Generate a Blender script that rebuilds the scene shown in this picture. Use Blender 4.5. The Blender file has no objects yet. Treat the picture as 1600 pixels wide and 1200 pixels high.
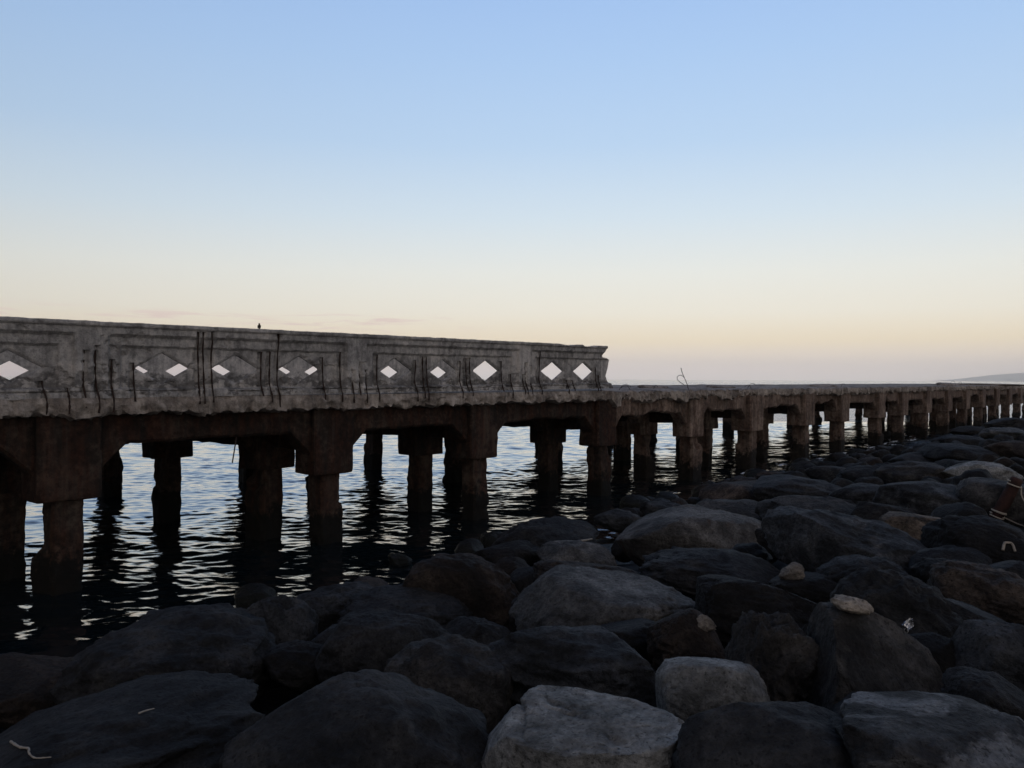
import bpy, bmesh, math, random
import numpy as np
from mathutils import Vector, Matrix
from mathutils.bvhtree import BVHTree
R = math.radians
sc = bpy.context.scene
col = sc.collection
random.seed(7)

# ------------------------------------------------------------------ noise
def _hash(ix, iy, iz, seed):
    h = (ix.astype(np.uint32) * np.uint32(374761393) + iy.astype(np.uint32) * np.uint32(668265263)
         + iz.astype(np.uint32) * np.uint32(2246822519) + np.uint32((seed * 3266489917) & 0xffffffff))
    h = (h ^ (h >> np.uint32(13))) * np.uint32(1274126177)
    h = (h ^ (h >> np.uint32(16))) * np.uint32(2654435761)
    h = h ^ (h >> np.uint32(15))
    return h.astype(np.float64) / 4294967295.0 * 2 - 1

def vnoise(p, seed=0):
    p = np.asarray(p, float)
    i = np.floor(p).astype(np.int64); f = p - i
    w = f * f * f * (f * (f * 6 - 15) + 10)
    out = 0
    for dx in (0, 1):
        wx = w[:, 0] if dx else 1 - w[:, 0]
        for dy in (0, 1):
            wy = w[:, 1] if dy else 1 - w[:, 1]
            for dz in (0, 1):
                wz = w[:, 2] if dz else 1 - w[:, 2]
                out = out + wx * wy * wz * _hash(i[:, 0] + dx, i[:, 1] + dy, i[:, 2] + dz, seed)
    return out

def fbm(p, octv=4, seed=0, gain=.5, lac=2.03, ridge=False):
    a = 1.; s = 0; p = np.asarray(p, float).copy(); tot = 0
    for k in range(octv):
        n = vnoise(p, seed + k * 17)
        if ridge: n = 1 - 2 * np.abs(n)
        s = s + a * n; tot += a
        a *= gain; p = p * lac + 3.7
    return s / tot

# ------------------------------------------------------------------ mesh helpers
def mk(name, verts, faces, mat, parent=None, smooth=None):
    me = bpy.data.meshes.new(name)
    me.from_pydata([tuple(v) for v in verts], [], [tuple(int(i) for i in f) for f in faces])
    me.materials.append(mat)
    me.validate()
    if smooth is not None:
        me.polygons.foreach_set('use_smooth', [True] * len(me.polygons))
        if smooth < 179: me.set_sharp_from_angle(angle=R(smooth))
    me.update()
    o = bpy.data.objects.new(name, me); col.objects.link(o)
    if parent: o.parent = parent
    return o

def tag(o, label=None, cat=None, group=None, kind=None):
    if label: o['label'] = label
    if cat: o['category'] = cat
    if group: o['group'] = group
    if kind: o['kind'] = kind
    return o

def empty(name, loc, rotz=0):
    o = bpy.data.objects.new(name, None); col.objects.link(o)
    o.location = loc; o.rotation_euler = (0, 0, rotz); o.empty_display_size = .2
    return o

def loft(rings, closed_caps=True):
    """rings: (n,k,3) closed sections -> verts, faces"""
    rings = np.asarray(rings); n, k, _ = rings.shape
    v = rings.reshape(-1, 3)
    f = []
    for i in range(n - 1):
        for j in range(k):
            j2 = (j + 1) % k
            f.append((i * k + j, i * k + j2, (i + 1) * k + j2, (i + 1) * k + j))
    if closed_caps:
        f.append(tuple(range(k - 1, -1, -1))); f.append(tuple((n - 1) * k + j for j in range(k)))
    return v, f

def tube(pts, rad, k=6, taper=None, wob=0, seed=0):
    pts = np.asarray(pts, float); n = len(pts); rings = []
    for i in range(n):
        t = pts[min(i + 1, n - 1)] - pts[max(i - 1, 0)]; t /= np.linalg.norm(t) + 1e-9
        a = np.cross(t, (0.31, .2, .93)); 
        if np.linalg.norm(a) < .2: a = np.cross(t, (1, 0, 0))
        a /= np.linalg.norm(a); b = np.cross(t, a)
        r = rad * (1 if taper is None else (1 + (taper - 1) * i / max(1, n - 1)))
        if wob: r *= 1 + wob * math.sin(i * 2.3 + seed) * .5 + wob * math.sin(i * 5.1 + seed * 3) * .5
        rings.append([pts[i] + r * (math.cos(2 * math.pi * j / k) * a + math.sin(2 * math.pi * j / k) * b) for j in range(k)])
    return loft(rings)

def merge(parts):
    V = []; F = []; o = 0
    for v, f in parts:
        V.extend(list(v)); F.extend([tuple(i + o for i in q) for q in f]); o += len(v)
    return V, F

def spline(pts, n=8):
    """Catmull-Rom through pts"""
    P = [np.array(p, float) for p in pts]; P = [2 * P[0] - P[1]] + P + [2 * P[-1] - P[-2]]
    out = []
    for i in range(1, len(P) - 2):
        for t in np.linspace(0, 1, n, endpoint=False):
            a, b, c, d = P[i - 1], P[i], P[i + 1], P[i + 2]
            out.append(.5 * (2 * b + (c - a) * t + (2 * a - 5 * b + 4 * c - d) * t * t + (3 * b - a - 3 * c + d) * t ** 3))
    out.append(P[-2])
    return np.array(out)

# ------------------------------------------------------------------ material helpers
def srgb(r, g, b):
    def c(x):
        x /= 255.
        return x / 12.92 if x <= .04045 else ((x + .055) / 1.055) ** 2.4
    return (c(r), c(g), c(b), 1)

class NT:
    def __init__(s, tree): s.t = tree; s.n = tree.nodes; s.l = tree.links
    def add(s, typ, **kw):
        n = s.n.new(typ)
        for k, v in kw.items(): setattr(n, k, v)
        return n
    def link(s, a, b): s.l.new(a, b)
    def sock(s, node, i, v):
        if hasattr(v, 'is_output') or isinstance(v, bpy.types.NodeSocket): s.l.new(v, node.inputs[i])
        elif v is not None: node.inputs[i].default_value = v
    def math(s, op, a, b=None, c=None, clamp=False):
        n = s.add('ShaderNodeMath', operation=op, use_clamp=clamp)
        s.sock(n, 0, a); s.sock(n, 1, b); s.sock(n, 2, c)
        return n.outputs[0]
    def noise(s, vec, scale, detail=4, rough=.55, dist=0):
        n = s.add('ShaderNodeTexNoise'); s.sock(n, 'Vector', vec)
        n.inputs['Scale'].default_value = scale; n.inputs['Detail'].default_value = detail
        n.inputs['Roughness'].default_value = rough; n.inputs['Distortion'].default_value = dist
        return n.outputs['Fac']
    def ramp(s, fac, stops, interp='LINEAR'):
        n = s.add('ShaderNodeValToRGB'); s.sock(n, 0, fac); cr = n.color_ramp; cr.interpolation = interp
        while len(cr.elements) < len(stops): cr.elements.new(.5)
        for e, (p, c) in zip(cr.elements, stops):
            e.position = p; e.color = c if hasattr(c, '__len__') else (c, c, c, 1)
        return n.outputs[0]
    def mix(s, fac, a, b, mode='MIX'):
        n = s.add('ShaderNodeMix', data_type='RGBA', blend_type=mode)
        s.sock(n, 0, fac); s.sock(n, 6, a); s.sock(n, 7, b)
        return n.outputs[2]
    def mapping(s, vec, scale=(1, 1, 1), loc=(0, 0, 0)):
        n = s.add('ShaderNodeMapping'); s.sock(n, 0, vec); n.inputs['Scale'].default_value = scale; n.inputs['Location'].default_value = loc
        return n.outputs[0]
    def bump(s, h, strength, dist, normal=None):
        n = s.add('ShaderNodeBump'); n.inputs['Strength'].default_value = strength; n.inputs['Distance'].default_value = dist
        s.sock(n, 'Height', h); s.sock(n, 'Normal', normal)
        return n.outputs[0]

def new_mat(name):
    m = bpy.data.materials.new(name); m.use_nodes = True
    nt = NT(m.node_tree); p = nt.n['Principled BSDF']
    return m, nt, p

def mat_concrete(name, c_dark, c_mid, c_light, rust=0., tide=False, streak=.5, foot=None):
    m, nt, p = new_mat(name)
    geo = nt.add('ShaderNodeNewGeometry'); pos = geo.outputs['Position']
    n1 = nt.noise(pos, 1.3, 6, .6); n2 = nt.noise(pos, 9, 6, .65); n3 = nt.noise(pos, 45, 4, .6)
    blend = nt.math('ADD', nt.math('MULTIPLY', n1, .55), nt.math('MULTIPLY', n2, .45))
    c = nt.ramp(blend, [(.40, c_dark), (.5, c_mid), (.60, c_light)])
    # runs of dirt down the face
    sv = nt.mapping(pos, (7, 7, .55))
    st = nt.noise(sv, 1.0, 5, .6)
    stm = nt.ramp(st, [(.48, 0.), (.66, 1.)])
    c = nt.mix(nt.math('MULTIPLY', stm, streak), c, tuple(x * .32 for x in c_dark[:3]) + (1,))
    spots = nt.ramp(n3, [(.30, 1.), (.42, 0.)])
    c = nt.mix(nt.math('MULTIPLY', spots, .55), c, tuple(x * .3 for x in c_dark[:3]) + (1,))
    if rust:
        rv = nt.mapping(pos, (5, 5, .7), (3, 1, 7))
        rn = nt.noise(rv, 1.1, 5, .65)
        rm = nt.ramp(rn, [(.40, 0.), (.62, 1.)])
        c = nt.mix(nt.math('MULTIPLY', rm, rust), c, nt.ramp(n2, [(.35, (.024, .008, .005, 1)), (.65, (.085, .030, .014, 1))]))
        lm = nt.ramp(nt.noise(nt.mapping(pos, (4.5, 4.5, .5), (9, 4, 2)), 1., 4, .6), [(.58, 0.), (.75, 1.)])
        c = nt.mix(nt.math('MULTIPLY', lm, .4), c, tuple(x * 1.6 for x in c_light[:3]) + (1,))
    if tide:
        sp = nt.add('ShaderNodeSeparateXYZ'); nt.link(pos, sp.inputs[0])
        zz = nt.math('ADD', sp.outputs[2], nt.math('ADD', nt.math('MULTIPLY', nt.math('SUBTRACT', n1, .5), -1.2), nt.math('MULTIPLY', nt.math('SUBTRACT', n2, .5), .9)))
        tm = nt.ramp(zz, [(.52, 1.), (.70, 0.)])
        c = nt.mix(nt.math('MULTIPLY', tm, .9), c, (.006, .007, .006, 1))
    if foot:                                    # damp grime along the foot of the panels
        sp = nt.add('ShaderNodeSeparateXYZ'); nt.link(pos, sp.inputs[0])
        nb = nt.noise(nt.mapping(pos, (1, 1, 1.6), (2, 7, 1)), 3.2, 5, .65)
        zz = nt.math('ADD', sp.outputs[2], nt.math('MULTIPLY', nt.math('SUBTRACT', nb, .5), 1.1))
        fm = nt.ramp(nt.math('SUBTRACT', zz, foot), [(.0, 0.), (.04, 1.), (.14, 1.), (.26, 0.)])
        c = nt.mix(nt.math('MULTIPLY', fm, .62), c, (.055, .052, .05, 1))
    nt.link(c, p.inputs['Base Color'])
    p.inputs['Roughness'].default_value = .9; p.inputs['Specular IOR Level'].default_value = .25
    h = nt.math('ADD', nt.math('MULTIPLY', n2, .7), nt.math('MULTIPLY', n3, .3))
    nt.link(nt.bump(h, 1., .05), p.inputs['Normal'])
    return m

def mat_rock(name, c1, c2, c3, patch=None, patch_thr=.55, rough=.8, cracks=0):
    m, nt, p = new_mat(name)
    c1, c2, c3 = [tuple(q * RK for q in c[:3]) + (1,) for c in (c1, c2, c3)]
    if patch: patch = tuple(q * RK for q in patch[:3]) + (1,)
    tc = nt.add('ShaderNodeTexCoord'); oi = nt.add('ShaderNodeObjectInfo')
    off = nt.add('ShaderNodeVectorMath', operation='SCALE'); off.inputs[0].default_value = (37, 91, 53); nt.link(oi.outputs['Random'], off.inputs['Scale'])
    va = nt.add('ShaderNodeVectorMath', operation='ADD'); nt.link(tc.outputs['Object'], va.inputs[0]); nt.link(off.outputs[0], va.inputs[1])
    v = va.outputs[0]
    n1 = nt.noise(v, 2.0, 6, .62, .9); n2 = nt.noise(v, 7, 7, .65, .5); n3 = nt.noise(v, 42, 4, .6)
    bl = nt.math('ADD', nt.math('MULTIPLY', n1, .7), nt.math('MULTIPLY', n2, .3))
    c = nt.ramp(bl, [(.38, tuple(x * .62 for x in c1[:3]) + (1,)), (.5, c2), (.62, tuple(x * 1.45 for x in c3[:3]) + (1,))])
    if patch:
        pm = nt.ramp(nt.noise(v, 1.7, 6, .62, .8), [(patch_thr, 0.), (patch_thr + .07, 1.)])
        c = nt.mix(nt.math('MULTIPLY', pm, .85), c, patch)
    pits = nt.ramp(n3, [(.34, 1.), (.43, 0.)])
    c = nt.mix(nt.math('MULTIPLY', pits, .75), c, tuple(x * .35 for x in c1[:3]) + (1,))
    gr = nt.noise(v, 26, 5, .7)
    c = nt.mix(1.0, c, nt.ramp(gr, [(.33, .62), (.5, .98), (.67, 1.42)]), 'MULTIPLY')
    h = nt.math('ADD', nt.math('MULTIPLY', n2, .55), nt.math('ADD', nt.math('MULTIPLY', n3, .2), nt.math('MULTIPLY', gr, .3)))
    if cracks:
        vo = nt.add('ShaderNodeTexVoronoi', feature='DISTANCE_TO_EDGE'); vo.inputs['Scale'].default_value = cracks
        wv = nt.add('ShaderNodeVectorMath', operation='ADD'); nt.link(v, wv.inputs[0])
        ns = nt.add('ShaderNodeTexNoise'); nt.link(v, ns.inputs['Vector']); ns.inputs['Scale'].default_value = 3.5
        sc_ = nt.add('ShaderNodeVectorMath', operation='SCALE'); nt.link(ns.outputs['Color'], sc_.inputs[0]); sc_.inputs['Scale'].default_value = .5
        nt.link(sc_.outputs[0], wv.inputs[1]); nt.link(wv.outputs[0], vo.inputs['Vector'])
        cm = nt.ramp(vo.outputs['Distance'], [(.0, 1.), (.018, 0.)])
        brk = nt.ramp(nt.noise(v, 2.6, 3), [(.47, 0.), (.55, 1.)])
        cm = nt.math('MULTIPLY', cm, brk)
        c = nt.mix(cm, c, (.02, .02, .02, 1)); h = nt.math('SUBTRACT', h, nt.math('MULTIPLY', cm, .5))
    hv = nt.add('ShaderNodeHueSaturation'); nt.link(c, hv.inputs['Color'])
    nt.link(nt.math('ADD', .78, nt.math('MULTIPLY', oi.outputs['Random'], .44)), hv.inputs['Value'])
    # stone the tide keeps wet and weedy
    geo = nt.add('ShaderNodeNewGeometry'); sp = nt.add('ShaderNodeSeparateXYZ'); nt.link(geo.outputs['Position'], sp.inputs[0])
    wet = nt.ramp(nt.math('ADD', sp.outputs[2], nt.math('MULTIPLY', nt.math('SUBTRACT', n2, .5), .5)), [(.22, 1.), (.42, 0.)])
    nt.link(nt.mix(nt.math('MULTIPLY', wet, .8), hv.outputs[0], (.006, .008, .006, 1)), p.inputs['Base Color'])
    nt.link(nt.math('SUBTRACT', rough, nt.math('MULTIPLY', wet, .45)), p.inputs['Roughness'])
    p.inputs['Specular IOR Level'].default_value = .3
    nt.link(nt.bump(h, 1., .085), p.inputs['Normal'])
    return m

def mat_plain(name, c1, c2, rough=.8, scale=20, metal=0.):
    m, nt, p = new_mat(name)
    tc = nt.add('ShaderNodeTexCoord')
    n = nt.noise(tc.outputs['Object'], scale, 5, .6)
    nt.link(nt.ramp(n, [(.35, c1), (.65, c2)]), p.inputs['Base Color'])
    p.inputs['Roughness'].default_value = rough; p.inputs['Metallic'].default_value = metal
    nt.link(nt.bump(n, .6, .01), p.inputs['Normal'])
    return m

G = lambda x, y=None, z=None: (x, x if y is None else y, x if z is None else z, 1)
RK = .55
M = {}
M['rail'] = mat_concrete('weathered_concrete', G(.22, .212, .204), G(.41, .395, .375), G(.60, .565, .525), streak=.42, foot=3.0)
M['deck'] = mat_concrete('broken_concrete', G(.17, .15, .13), G(.36, .32, .28), G(.54, .48, .42), rust=.3, streak=.35)
M['under'] = mat_concrete('rusty_concrete_shaded', G(.012, .010, .0085), G(.028, .021, .016), G(.075, .055, .042), rust=.6, streak=.5)  # rust stains, plus the shade below the railing put into the colour
M['lit'] = mat_concrete('brown_concrete_lit', G(.095, .072, .057), G(.20, .148, .115), G(.36, .275, .22), rust=.55, streak=.45)  # paler copy: stronger light beyond the railing put into the colour
M['litpile'] = mat_concrete('brown_pile_lit', G(.075, .058, .046), G(.155, .112, .086), G(.27, .205, .16), rust=.55, tide=True, streak=.4)  # paler pile copy carrying that stronger light in its colour
M['pile'] = mat_concrete('pile_concrete_shaded', G(.018, .015, .012), G(.045, .033, .025), G(.095, .072, .055), rust=.5, tide=True, streak=.4)  # darker pile copy: shade below the railing is in the colour
M['rust'] = mat_plain('rusty_steel', G(.012, .008, .006), G(.045, .022, .014), .9, 40)
M['wire'] = mat_plain('bent_steel', G(.03, .022, .02), G(.06, .04, .032), .8, 40)
M['dark'] = mat_rock('dark_basalt', G(.022, .023, .026), G(.036, .037, .040), G(.058, .057, .057), patch=G(.085, .083, .08), patch_thr=.6)
M['black'] = mat_rock('black_basalt', G(.014, .014, .015), G(.022, .021, .021), G(.035, .032, .030))
M['blue'] = mat_rock('blue_grey_basalt', G(.028, .031, .035), G(.055, .059, .065), G(.10, .105, .112), patch=G(.15, .152, .156), patch_thr=.6)
M['mid'] = mat_rock('grey_basalt', G(.035, .034, .034), G(.07, .067, .064), G(.12, .112, .104), patch=G(.17, .16, .148), patch_thr=.58)
M['mottle'] = mat_rock('mottled_basalt', G(.032, .031, .032), G(.062, .059, .057), G(.10, .092, .085), patch=G(.17, .155, .14), patch_thr=.56)
M['brown'] = mat_rock('brown_stone', G(.026, .019, .015), G(.046, .034, .027), G(.075, .057, .045))
M['brownpale'] = mat_rock('pale_brown_stone', G(.04, .03, .025), G(.075, .058, .047), G(.15, .115, .09), patch=G(.24, .18, .14), patch_thr=.57)
M['palemid'] = mat_rock('mid_pale_stone', G(.08, .08, .078), G(.16, .158, .153), G(.25, .243, .232), patch=G(.05, .048, .046), patch_thr=.62)
M['tanmid'] = mat_rock('tan_stained_stone', G(.07, .066, .062), G(.135, .127, .118), G(.20, .19, .178), patch=G(.12, .072, .042), patch_thr=.6)
M['pale'] = mat_rock('pale_stone', G(.25, .255, .243), G(.40, .402, .385), G(.50, .50, .475), patch=G(.20, .19, .178), patch_thr=.62)
M['streak'] = mat_rock('streaked_stone', G(.035, .036, .038), G(.075, .076, .078), G(.14, .142, .145), patch=G(.32, .328, .335), patch_thr=.5)
M['tan'] = mat_rock('tan_stone', G(.08, .062, .045), G(.24, .185, .135), G(.36, .28, .21), patch=G(.05, .042, .034), patch_thr=.58)
M['white'] = mat_rock('coral_stone', G(.22, .185, .15), G(.38, .33, .27), G(.50, .44, .37))
M['slope'] = mat_rock('rubble', G(.010, .010, .011), G(.018, .018, .019), G(.03, .029, .028))  # ground darkened so the shade between boulders is in its colour
M['wood'] = mat_plain('red_brown_wood', G(.018, .008, .006), G(.060, .024, .017), .9, 9)
M['rope'] = mat_plain('pale_rope', G(.40, .35, .28), G(.58, .52, .43), .9, 60)
M['twig'] = mat_plain('bleached_twig', G(.30, .26, .21), G(.46, .41, .34), .85, 40)
M['bird'] = mat_plain('brown_feathers', G(.02, .016, .012), G(.07, .055, .04), .8, 60)

# ------------------------------------------------------------------ camera
EYE = 3.2
cam = bpy.data.cameras.new('camera'); co = bpy.data.objects.new('camera', cam); col.objects.link(co)
cam.sensor_width = 36; cam.lens = 36 * 1294 / 1600; cam.clip_end = 60000; cam.clip_start = .05
co.matrix_world = Matrix.Translation((0, 0, EYE)) @ Matrix.Rotation(math.pi / 2 - 8.3 / 1294, 4, 'X') @ Matrix.Rotation(.005, 4, 'Z')
sc.camera = co

# ------------------------------------------------------------------ sky
def build_world():
    w = bpy.data.worlds.new('World'); sc.world = w; w.use_nodes = True
    nt = NT(w.node_tree); bg = nt.n['Background']
    tc = nt.add('ShaderNodeTexCoord')
    nv = nt.add('ShaderNodeVectorMath', operation='NORMALIZE'); nt.link(tc.outputs['Generated'], nv.inputs[0])
    sp = nt.add('ShaderNodeSeparateXYZ'); nt.link(nv.outputs[0], sp.inputs[0])
    X, Y, Z = sp.outputs
    front = nt.ramp(Z, SKY_FRONT)
    back = nt.ramp(Z, SKY_BACK)
    hl = nt.math('SQRT', nt.math('ADD', nt.math('MULTIPLY', X, X), nt.math('ADD', nt.math('MULTIPLY', Y, Y), 1e-4)))
    az = nt.math('DIVIDE', Y, hl)
    fr = nt.ramp(az, [(0., 0.), (.72, 1.)], 'EASE')
    # the glow weakens away from its middle
    sx = nt.math('SUBTRACT', nt.math('DIVIDE', X, hl), .25)
    dim = nt.math('SUBTRACT', 1.0, nt.math('MULTIPLY', nt.math('MULTIPLY', sx, sx), .24))
    c = nt.mix(fr, back, front)
    dm = nt.add('ShaderNodeVectorMath', operation='SCALE'); nt.link(c, dm.inputs[0]); nt.link(dim, dm.inputs['Scale'])
    c = dm.outputs[0]
    lf = nt.math('MULTIPLY', nt.ramp(nt.math('ADD', nt.math('DIVIDE', X, hl), .6), [(0., 1.), (.55, 0.)]), nt.ramp(Z, [(.0, 1.), (.06, 0.)]))
    c = nt.mix(nt.math('MULTIPLY', lf, .7), c, (1.0, .80, .82, 1), 'MULTIPLY')
    # faint pink strips of cloud low over the sea
    cv = nt.add('ShaderNodeCombineXYZ')
    nt.link(nt.math('MULTIPLY', nt.math('DIVIDE', X, hl), 9.), cv.inputs[0]); nt.link(nt.math('MULTIPLY', Z, 95.), cv.inputs[1])
    cn = nt.noise(cv.outputs[0], 1.25, 5, .62, .4)
    cm = nt.ramp(cn, [(.49, 0.), (.63, 1.)])
    band = nt.ramp(Z, [(.052, 0.), (.062, 1.), (.069, 1.), (.079, 0.)])
    side = nt.ramp(nt.math('ADD', nt.math('DIVIDE', X, hl), .6), [(0., 1.), (.46, 1.), (.58, 0.)])
    k = nt.math('MULTIPLY', nt.math('MULTIPLY', cm, band), nt.math('MULTIPLY', side, .75))
    c = nt.mix(k, c, srgb(226, 199, 192))
    nt.link(c, bg.inputs[0]); bg.inputs[1].default_value = 1.0

SKY_FRONT = [(0.0, srgb(255, 242, 240)), (.012, srgb(253, 234, 228)), (.022, srgb(247, 228, 214)), (.045, srgb(251, 232, 198)), (.078, srgb(246, 239, 222)),
             (.125, srgb(238, 239, 232)), (.19, srgb(215, 230, 241)), (.27, srgb(189, 215, 243)), (.36, srgb(174, 205, 243)),
             (.43, srgb(163, 196, 241)), (.6, srgb(102, 124, 166)), (1.0, srgb(66, 76, 102))]
SKY_BACK = [(0.0, srgb(214, 201, 192)), (.15, srgb(202, 195, 191)), (.4, srgb(108, 114, 132)), (1.0, srgb(66, 76, 102))]
build_world()
sun = bpy.data.lights.new('sun', 'SUN'); sun.energy = .28; sun.angle = R(40); sun.color = (1, .86, .74)
so = bpy.data.objects.new('sun', sun); col.objects.link(so)
so.rotation_euler = (R(48), 0, R(24))     # wide fill added behind the camera, set high to brighten caps and railing

# ------------------------------------------------------------------ haze
def box_obj(name, lo, hi, mat):
    v = [(x, y, z) for x in (lo[0], hi[0]) for y in (lo[1], hi[1]) for z in (lo[2], hi[2])]
    f = [(0, 1, 3, 2), (4, 6, 7, 5), (0, 4, 5, 1), (2, 3, 7, 6), (0, 2, 6, 4), (1, 5, 7, 3)]
    return mk(name, v, f, mat)
HAZE = 1.0
if HAZE:
    hm = bpy.data.materials.new('air'); hm.use_nodes = True
    hn = NT(hm.node_tree); hn.n.remove(hn.n['Principled BSDF'])
    pv = hn.add('ShaderNodeVolumePrincipled'); hn.link(pv.outputs[0], hn.n['Material Output'].inputs['Volume'])
    pv.inputs['Color'].default_value = (1., .975, .955, 1); pv.inputs['Density'].default_value = 1.5e-4 * HAZE
    pv.inputs['Anisotropy'].default_value = .9
    tag(box_obj('haze', (-9700, -400, -6), (9700, 9700, 180), hm), kind='stuff')

# ------------------------------------------------------------------ sea
def build_sea():
    m, nt, p = new_mat('sea_water')
    geo = nt.add('ShaderNodeNewGeometry'); pos = geo.outputs['Position']
    p.inputs['Base Color'].default_value = (.004, .010, .014, 1)
    p.inputs['Roughness'].default_value = .02; p.inputs['IOR'].default_value = 1.6
    p.inputs['Coat Weight'].default_value = .7; p.inputs['Coat IOR'].default_value = 1.7; p.inputs['Coat Roughness'].default_value = .02
    n1 = nt.noise(nt.mapping(pos, (.6, 1.5, 1)), 6.5, 4, .55)
    b1 = nt.bump(n1, .5, .010)
    nt.link(b1, p.inputs['Normal']); nt.link(b1, p.inputs['Coat Normal'])
    m2, nt, p = new_mat('far_sea_water')
    geo = nt.add('ShaderNodeNewGeometry'); pos = geo.outputs['Position']
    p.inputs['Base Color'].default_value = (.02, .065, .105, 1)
    p.inputs['Roughness'].default_value = .08; p.inputs['IOR'].default_value = 1.85
    n1 = nt.noise(nt.mapping(pos, (1, 1.8, 1)), .35, 6, .62)
    nt.link(nt.bump(n1, .6, .7), p.inputs['Normal'])
    rng = np.random.default_rng(5); comps = []
    for lam in np.geomspace(.15, 4.2, 120):
        th = R(265) + rng.normal(0, .55); k = 2 * math.pi / lam; ph = rng.uniform(0, 6.28)
        comps.append((lam, th, k, ph, .0165 if lam < .45 else .0125 if lam < .9 else .007))
    def height(X, Y, lo, hi):
        Zw = np.zeros_like(X)
        for lam, th, k, ph, slope in comps:
            if not lo <= lam < hi: continue
            wig = .5 * np.sin(.17 * k * (X * math.sin(th) - Y * math.cos(th)) + ph * 3) + .35 * np.sin(.11 * k * (X + Y) + ph * 5)
            Zw += slope * 1.414 / k * np.sin(k * (X * math.cos(th) + Y * math.sin(th)) + ph + wig)
        return Zw
    x0, x1, y0, y1, st = -24, 36, 4, 64, .1
    fx0, fx1, fy0, fy1, fs = -13, 17, 6, 33, .05
    def patch(ax, bx_, ay, by_, s):
        X, Y = np.meshgrid(np.linspace(ax, bx_, int(round((bx_ - ax) / s)) + 1), np.linspace(ay, by_, int(round((by_ - ay) / s)) + 1))
        ed = np.minimum(np.minimum(X - ax, bx_ - X), np.minimum(Y - ay, by_ - Y))
        ny, nx = X.shape; idx = np.arange(nx * ny).reshape(ny, nx)
        return X, Y, ed, np.stack([idx[:-1, :-1], idx[:-1, 1:], idx[1:, 1:], idx[1:, :-1]], -1)
    X, Y, ed, Fc = patch(x0, x1, y0, y1, st)
    Zc = height(X, Y, .3, 9) * np.clip(ed / 5, 0, 1)
    cx = (X[:-1, :-1] + X[1:, 1:]) / 2; cy = (Y[:-1, :-1] + Y[1:, 1:]) / 2
    hole = (cx > fx0) & (cx < fx1) & (cy > fy0) & (cy < fy1)
    Fc = Fc[~hole].reshape(-1, 4); Vc = np.stack([X, Y, Zc], -1).reshape(-1, 3)
    X, Y, ed2, Ff = patch(fx0, fx1, fy0, fy1, fs)
    edc = np.minimum(np.minimum(X - x0, x1 - X), np.minimum(Y - y0, y1 - Y))
    Zf = height(X, Y, .3, 9) * np.clip(edc / 5, 0, 1) + height(X, Y, 0, .3) * np.clip(ed2 / 3, 0, 1)
    V = np.vstack([Vc, np.stack([X, Y, Zf], -1).reshape(-1, 3)]); F = np.vstack([Fc, Ff.reshape(-1, 4) + len(Vc)])
    n0 = len(V); B = 9600.
    ring = []; rf = []
    def quad(a, b, c, d):
        k = n0 + len(ring); ring.extend([a, b, c, d]); rf.append((k, k + 1, k + 2, k + 3))
    quad((-B, -390, 0), (B, -390, 0), (B, y0, 0), (-B, y0, 0)); quad((-B, y1, 0), (B, y1, 0), (B, B, 0), (-B, B, 0))
    quad((-B, y0, 0), (x0, y0, 0), (x0, y1, 0), (-B, y1, 0)); quad((x1, y0, 0), (B, y0, 0), (B, y1, 0), (x1, y1, 0))
    me = bpy.data.meshes.new('sea')
    VV = np.vstack([V, np.array(ring)]); FF = np.vstack([F, np.array(rf)])
    me.vertices.add(len(VV)); me.vertices.foreach_set('co', VV.ravel())
    me.loops.add(FF.size); me.loops.foreach_set('vertex_index', FF.ravel().astype(np.int32))
    me.polygons.add(len(FF)); me.polygons.foreach_set('loop_start', np.arange(0, FF.size, 4).astype(np.int32))
    me.materials.append(m); me.materials.append(m2)
    mi = np.zeros(len(FF), np.int32); mi[len(F):] = 1
    me.polygons.foreach_set('material_index', mi); me.polygons.foreach_set('use_smooth', np.ones(len(FF), bool))
    me.update(); me.validate()
    o = bpy.data.objects.new('sea', me); col.objects.link(o); tag(o, kind='structure')
build_sea()

# ------------------------------------------------------------------ far island slope
def build_hills():
    m, nt, p = new_mat('far_slope')
    geo = nt.add('ShaderNodeNewGeometry'); n = nt.noise(geo.outputs['Position'], .004, 5, .6)
    nt.link(nt.ramp(n, [(.35, G(.33, .35, .39)), (.65, G(.41, .42, .45))]), p.inputs['Base Color']); p.inputs['Roughness'].default_value = .95  # part of the distance haze is put into this pale blue-grey
    xs = np.linspace(4200, 9300, 70); ys = np.linspace(7400, 9000, 16); V = []
    prof = lambda x: np.interp(x, [4200, 4350, 4600, 4960, 5600, 7000, 9300], [-6, 0, 32, 86, 112, 130, 140])
    for y in ys:
        t = (y - 7400) / 1600
        for x in xs:
            h = prof(x) * math.sin(math.pi * min(1, .05 + t * .95)) ** .7
            V.append((x, y, h + 9 * vnoise(np.array([[x / 300, y / 300, 0]]), 3)[0] * min(1, max(0, h) / 100) - 2))
    F = [(j * 70 + i, j * 70 + i + 1, (j + 1) * 70 + i + 1, (j + 1) * 70 + i) for j in range(15) for i in range(69)]
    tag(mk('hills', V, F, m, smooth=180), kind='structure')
build_hills()

# ------------------------------------------------------------------ rock bank
NB = np.array([.79, -.61]); SH = np.array([-5.7, 9.2])
def bank(x, y):
    q = (np.asarray(x) - SH[0]) * NB[0] + (np.asarray(y) - SH[1]) * NB[1]
    return np.where(q < 10.5, .155 * q, .155 * 10.5 + .03 * (q - 10.5)), q

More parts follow.
